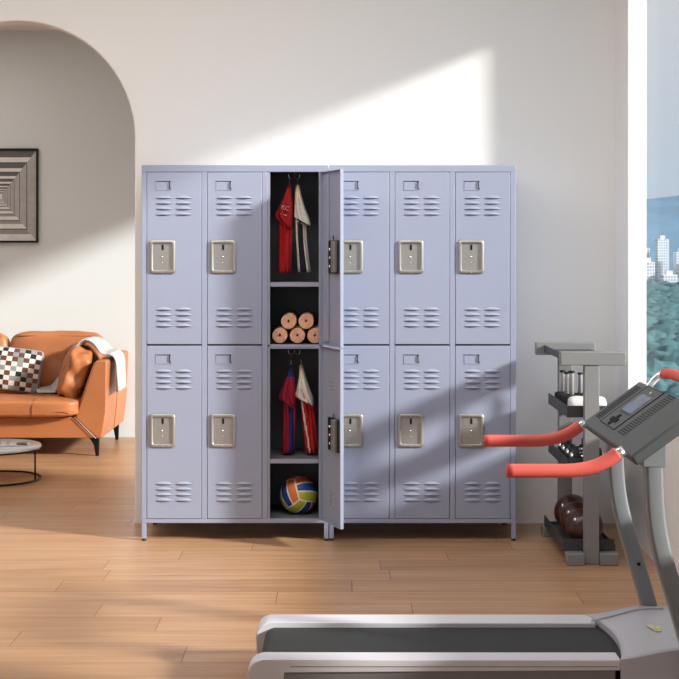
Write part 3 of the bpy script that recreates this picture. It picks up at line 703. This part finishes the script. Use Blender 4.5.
# ================================================================ WEIGHT RACK
e = empty('weight_rack', (1.115, -.60, 0), 'grey steel weight rack with dark trays beside the window wall', 'rack'); O = Matrix.Translation((-1.115, .60, 0))
def rp_(b, name): return b.xf(O).build(name, e)
for (y0, y1, x0, x1) in ((-.92, -.88, .982, 1.272), (-.32, -.28, .960, 1.250)):
    c = (x0+x1)/2 if y0 < -.5 else 1.105
    if y0 < -.5: c = 1.122
    rp_(MB().box(c-.033, c+.033, y0, y1, .0, .886, 'rack', .003), 'upright')
    rp_(MB().box(x0, x1, y0-.005, y1+.005, .887, .948, 'rack', .004), 'top_bar')
    rp_(MB().box(c-.113, c-.0335, y0-.02, y1+.02, 0, .052, 'rack', .004), 'foot'); rp_(MB().box(c+.0335, c+.113, y0-.02, y1+.02, 0, .052, 'rack', .004), 'foot')
def tray(z, x0=1.02, x1=1.225, h=.052, lip=True):
    b = MB(); b.box(x0, x1, -.874, -.326, z, z+.006, 'rackd'); 
    b.box(x0, x0+.005, -.874, -.326, z+.006, z+h, 'rackd'); b.box(x1-.005, x1, -.874, -.326, z+.006, z+h*.5, 'rackd')
    b.box(x0+.005, x1-.005, -.874, -.869, z+.006, z+h, 'rackd'); b.box(x0+.005, x1-.005, -.331, -.326, z+.006, z+h*.4, 'rackd'); rp_(b, 'tray')
tray(.65); tray(.415); tray(.055, 1.0, 1.235, .05)
rp_(MB().box(1.0, 1.225, -.874, -.326, .905, .915, 'rackd').box(1.0, 1.006, -.874, -.326, .915, .935, 'rackd'), 'top_tray')
# medicine balls
def mball():
    b = MB(); r = .083; b.blob((0, 0, 0), (2*r, 2*r, 2*r), 'brown', e=2, n=16)
    return b
labs = ['brown medicine ball at the near end of the bottom rack tray', 'brown medicine ball in the middle of the bottom rack tray', 'brown medicine ball at the far end of the bottom rack tray']
m0 = None
for k, y in enumerate((-.786, -.617, -.448)):
    if m0 is None:
        m0 = mball().build('medicine_ball'); o = m0
        s1 = MB(); s1.tube([(.0835*math.cos(2*math.pi*q/40), 0, .0835*math.sin(2*math.pi*q/40)) for q in range(41)], .0016, 'leather_d', 6, cap=False); s1.build('seam', m0)
        s1 = MB(); s1.lathe([(.010, 0), (.010, .003), (0, .0045)], 'chrome', 14, (0, 0, 0), 'z'); v = s1.build('valve', m0)
        d = Vector((-.62, -.60, .50)).normalized(); v.location = d*.0825; v.rotation_euler = d.to_track_quat('Z', 'Y').to_euler()
    else: o = copy_tree(m0)
    o.location = (1.113, y, .0615+.083); tag(o, labs[k], 'ball', 'brown medicine balls on the rack')
# upright dumbbells on the top tray
def dumbbell(L=.17, rw=.036, w=.066):
    e = empty('dumbbell', (0, 0, 0), 'x', 'dumbbell')
    b = MB(); b.lathe([(0, 0), (rw*.9, 0), (rw, .004), (rw, w-.004), (rw*.9, w), (.010, w+.003)], 'rub', 20)
    for k in range(12): a = 2*math.pi*k/12; b.box(rw*math.cos(a)-.002, rw*math.cos(a)+.002, rw*math.sin(a)-.002, rw*math.sin(a)+.002, .006, w-.006, 'rub')
    b.build('weight_plate', e)
    MB().lathe([(.0105, w-.004), (.0105, L-.010), (.0115, L-.009)], 'bar', 14).build('handle', e)
    MB().lathe([(.0115, L-.010), (.015, L-.008), (.015, L-.003), (.010, L), (0, L)], 'rub', 16).build('end_knob', e); return e
d0 = dumbbell()
ds = [(1.066, -.47, .0, 1.0, 'dumbbell standing at the far left corner of the upper rack tray'), (1.070, -.565, 0, 1.0, 'dumbbell standing second along the left edge of the upper rack tray'), (1.076, -.66, 0, 1.08, 'nearest tall dumbbell standing on the left edge of the upper rack tray'),
      (1.145, -.50, 0, .95, 'dumbbell standing behind the white towel on the upper rack tray'), (1.165, -.60, 0, 1.05, 'dumbbell standing against the grey post on the upper rack tray')]
for k, (x, y, _, s, l) in enumerate(ds):
    o = d0 if k == 0 else copy_tree(d0); o.location = (x, y, .6562); o.scale = (s, s, s); tag(o, l, 'dumbbell', 'dumbbells standing on the upper rack tray')
def dumb2():
    e = empty('dumbbell', (0, 0, 0), 'x', 'dumbbell')
    MB().lathe([(0, -.075), (.009, -.075), (.009, .075), (0, .075)], 'chrome', 14, (0,0,0), 'x').build('handle', e)
    for s in (-1, 1):
        MB().lathe([(.012, s*.040), (.040, s*.040), (.042, s*.044), (.042, s*.058), (.040, s*.062), (.012, s*.062)], 'rub', 24, (0,0,0), 'x').build('weight_plate', e)
        MB().lathe([(.010, s*.0625), (.022, s*.0625), (.022, s*.070), (.016, s*.078), (0, s*.078)], 'chrome', 18, (0,0,0), 'x').build('end_cap', e)
    return e
q0 = dumb2()
for k, (y, l) in enumerate(((-.80, 'chrome dumbbell at the near end of the middle rack tray'), (-.69, 'second chrome dumbbell from the near end of the middle rack tray'), (-.58, 'third chrome dumbbell from the near end of the middle rack tray'), (-.47, 'chrome dumbbell at the far end of the middle rack tray'))):
    o = q0 if k == 0 else copy_tree(q0); o.location = (1.122, y, .4212+.0422); o.rotation_euler.z = R(0); tag(o, l, 'dumbbell', 'chrome dumbbells on the middle rack tray')
o = towel_roll(.043, .17, 4, 'wtowel').build('rolled_towel', None, (1.207, -.800, .656+.0445)); o.rotation_euler.z = R(90)
for v in o.data.vertices:      # softly rounded ends
    e_ = min(v.co.y, .17-v.co.y)
    if e_ < .034: k_ = .60+.40*math.sqrt(max(0, 1-(1-e_/.034)**2)); v.co.x *= k_; v.co.z *= k_
tag(o, 'white rolled towel on the upper rack tray', 'towel')

# ================================================================ TREADMILL
e = empty('treadmill', (.5, -2.62, 0), 'silver grey treadmill with coral handles standing in front of the lockers', 'treadmill'); O = Matrix.Translation((-.5, 2.62, 0))
def tp_(b, name, par=None, lab=None):
    o = b.xf(O).build(name, par or e)
    if lab: o['label'] = lab
    return o
X0 = -.276
# side rails, rounded at the tail
def rail(y0, y1, name):
    top, r = .17, .045
    poly = [(X0+.010, .045), (X0+.002, .08)]+[(X0+r-r*math.cos(R(a)), top-r+r*math.sin(R(a))) for a in range(0, 91, 15)]+[(.845, top), (.845, .137), (-.17, .137), (-.17, .045)]
    b = MB().prism(poly, 'y', y0, y1, 'rail', .004); return tp_(b, name)
rail(-2.468, -2.362, 'side_rail'); rail(-2.87, -2.79, 'side_rail')
for y0, y1 in ((-2.46, -2.372), (-2.862, -2.80)): tp_(MB().box(-.168, .83, y0, y1, .03, .136, 'skirt', .003), 'side_skirt')
for y in (-2.3612, -2.8708): tp_(MB().box(-.148, .835, y-.0006, y+.0006, .149, .151, 'skirt'), 'rail_seam')
b = MB(); ra = .035
poly = [(X0+.03+ra-ra*math.cos(R(a)), .120+ra*math.sin(R(a))) for a in range(-90, 91, 15)]+[(.90, .155), (.90, .085)]
b.prism(poly, 'y', -2.789, -2.469, 'belt'); tp_(b, 'running_belt')
tp_(MB().lathe([(.026, -2.785), (.026, -2.473)], 'rub', 24, (X0+.066, 0, .12), 'y'), 'rear_roller')
for x in (-.2, .75):
    for y in (-2.42, -2.83): tp_(MB().lathe([(.022, 0), (.022, .012), (.014, .03), (.014, .05)], 'rub', 16, (x, y, 0)), 'foot')
# motor hood: grid surface rising from the belt
b = MB(); ny, nx = 16, 14; HX1 = 1.335; rows = []
def front(v): # v 0 far .. 1 near
    return .826+.042*math.sin(math.pi*min(1, v*.98))**.8*(1 if v < .75 else 1)+.012*v
for i in range(nx+1):
    t = i/nx; row = []
    for j in range(ny+1):
        v = j/ny; y = -2.362-(2.872-2.362)*v; xf_ = front(v); x = xf_+(HX1-xf_)*t; u = min(1, (x-.83)/.2); up = u*u*(3-2*u)
        end = max(0, (x-1.25)/.085); row.append((x, y, .1712+.029*up-.05*end*end+.004*math.sin(math.pi*v)))
    rows.append(row)
vr = [[b.bm.verts.new(p) for p in r_] for r_ in rows]
for i in range(nx):
    for j in range(ny): f = b.bm.faces.new((vr[i][j], vr[i+1][j], vr[i+1][j+1], vr[i][j+1])); f.smooth = True; f.material_index = b.mi('hood')
def skirt_of(seq, m, z=.03):
    lo = [b.bm.verts.new((v.co.x, v.co.y, z)) for v in seq]
    for k in range(len(seq)-1): f = b.bm.faces.new((seq[k], seq[k+1], lo[k+1], lo[k])); f.material_index = b.mi(m)
skirt_of([r_[0] for r_ in vr], 'hood'); skirt_of([r_[-1] for r_ in vr], 'hood'); skirt_of(vr[-1], 'hood'); skirt_of(vr[0], 'hood', .157)
hood = tp_(b, 'motor_hood')
b = MB()
for y in (-2.366, ): b.tube(cr_spline([(.83, -2.470, .1765), (.90, -2.44, .185), (1.0, -2.42, .2035), (1.08, -2.415, .2045)], 6), .003, 'hood', 8)
tp_(b, 'crease', hood)
# gold emblem
b = MB(); zz = .2045
ctr = Vector(((655-340)*4.27/1350, 4.27-6.92, zz))
for pts in ([(-.022, .020), (.0, .028), (.004, -.012), (-.010, -.008)], [(.006, .024), (.018, .004), (.010, -.022), (.004, -.008)], [(-.012, -.014), (.004, -.018), (.014, -.03), (-.004, -.028)], [(.016, .018), (.026, .002), (.022, -.018), (.019, .0)]):
    rr = [[(ctr.x+u, ctr.y+v*1.3, zz+h) for u, v in pts] for h in (-.001, .0015)]; b.loft(rr, 'gold', smooth=False)
o = tp_(b, 'emblem', hood, 'small pale gold emblem')
# uprights
pp = [(.932, .795), (.934, .74), (.937, .65), (.946, .565), (.965, .48), (.995, .38), (1.028, .27), (1.056, .17), (1.068, .12)]
for yc in (-2.336, -2.898):
    pts = cr_spline([(x, yc, z) for x, z in pp], 5); b = MB(); b.tube(pts, 0, 'post', prof=rrect(.052, .056, .010, 3), up=(0, 1, 0), cap=True)
    for f in b.bm.faces: f.smooth = True
    u = tp_(b, 'upright')
    tp_(MB().prism([(.898, .757), (.967, .757), (.967, .842), (.898, .792)], 'y', yc-.030, yc+.030, 'post', .003), 'upright_collar', u)
    tp_(MB().lathe([(0, yc-.031), (.006, yc-.031), (.007, yc-.026)], 'steelblk', 12, (1.01, 0, .34), 'y'), 'bolt', u)
# console: local u up the slope, v towards the camera, w off the face
th = math.atan2(.143, .197); CU, CV = .248, .77
CM = Matrix.Translation((.843, -2.23, .80)) @ Matrix.Rotation(-th, 4, 'Y')
def con(b): b.xf(Matrix.Translation((0, 0, 0))); b.xf(CM); return b
b = MB().box(0, CU, -CV, 0, -.036, 0, 'console', .008, 3); c = tp_(con(b), 'console')
def at(a, v): return a*.245, -v*CV
def cb(a0, a1, v0, v1, h0, h1, m, bev=0): x0, y0 = at(a0, v1); x1, y1 = at(a1, v0); return MB().box(x0, x1, y0, y1, h0, h1, m, bev)
o = tp_(con(cb(.17, .99, .20, .49, -.001, .0015, 'console', .001)), 'display_panel', c)
b = MB()
for (a0, a1, v0, v1) in ((.17, .99, .195, .202), (.17, .99, .483, .49), (.17, .18, .2, .49), (.975, .985, .2, .49)):
    x0, y0 = at(a0, v1); x1, y1 = at(a1, v0); b.box(x0, x1, y0, y1, .0002, .002, 'slot')
tp_(con(b), 'panel_outline', c)
tp_(con(cb(.48, .84, .26, .44, .0, .0025, 'lcd', .001)), 'display', c, 'blue grey screen')
b = cb(.44, .48, .26, .44, .0, .0022, 'black'); x, y = at(.30, .345); b.box(x-.026, x+.026, y-.014, y+.014, 0, .004, 'slot', .001).box(x-.009, x+.009, y-.045, y+.045, 0, .0042, 'slot', .001)
tp_(con(b), 'button_pad', c)
x, y = at(.90, .345); tp_(con(MB().lathe([(.006, 0), (.006, .0035), (0, .004)], 'white', 14, (x, y, 0))), 'button', c, 'white round button')
for v0, v1, a0, a1 in ((.045, .15, .19, .92), (.55, .68, .17, 1.0)):
    b = MB(); n1, n2 = 22, 6
    for i_ in range(n1):
        for j_ in range(n2):
            x, y = at(a0+(a1-a0)*(i_+.5)/n1, v0+(v1-v0)*(j_+.5)/n2); b.box(x-.0027, x+.0027, y-.0040, y+.0040, -.001, .0006, 'slot')
    tp_(con(b), 'speaker_grille', c)
# handlebars
for D, yo in ((4.57, 0), (3.95, 0)):
    y = D-6.92
    g = cr_spline([(.490, y, .754), (.60, y, .754), (.68, y, .755), (.74, y, .765), (.785, y, .785), (.815, y, .805)], 6)
    h = tp_(MB().tube(g, .0205, 'grip', 20), 'handlebar')
    tp_(MB().tube([(.806, y, .7985), (.832, y, .8125)], .0165, 'chrome', 18), 'handlebar_sleeve', h, 'chrome tube sleeve')
    tp_(MB().lathe([(0, .4885), (.019, .4885), (.0205, .492)], 'grip', 20, (0, y, .754), 'x'), 'end_cap', h)
# front cross handle above the console
y0, y1 = -2.35, -2.97
pth = cr_spline([(1.040, y0, .925), (1.062, y0, .957), (1.090, y0-.005, .980), (1.108, y0-.05, .985), (1.112, y0-.12, .985)], 6)
h = tp_(MB().tube(pth, .012, 'chrome', 16), 'cross_handle')
pth = cr_spline([(1.040, y1, .925), (1.062, y1, .957), (1.090, y1+.005, .980), (1.108, y1+.05, .985), (1.112, y1+.12, .985)], 6)
tp_(MB().tube(pth, .012, 'chrome', 16), 'handle_tube', h)
tp_(MB().tube([(1.095, y0-.018, .983), (1.112, y0-.055, .985), (1.113, -2.66, .985), (1.112, y1+.055, .985), (1.095, y1+.018, .983)], .018, 'grip', 18), 'foam_grip', h, 'coral foam grip')
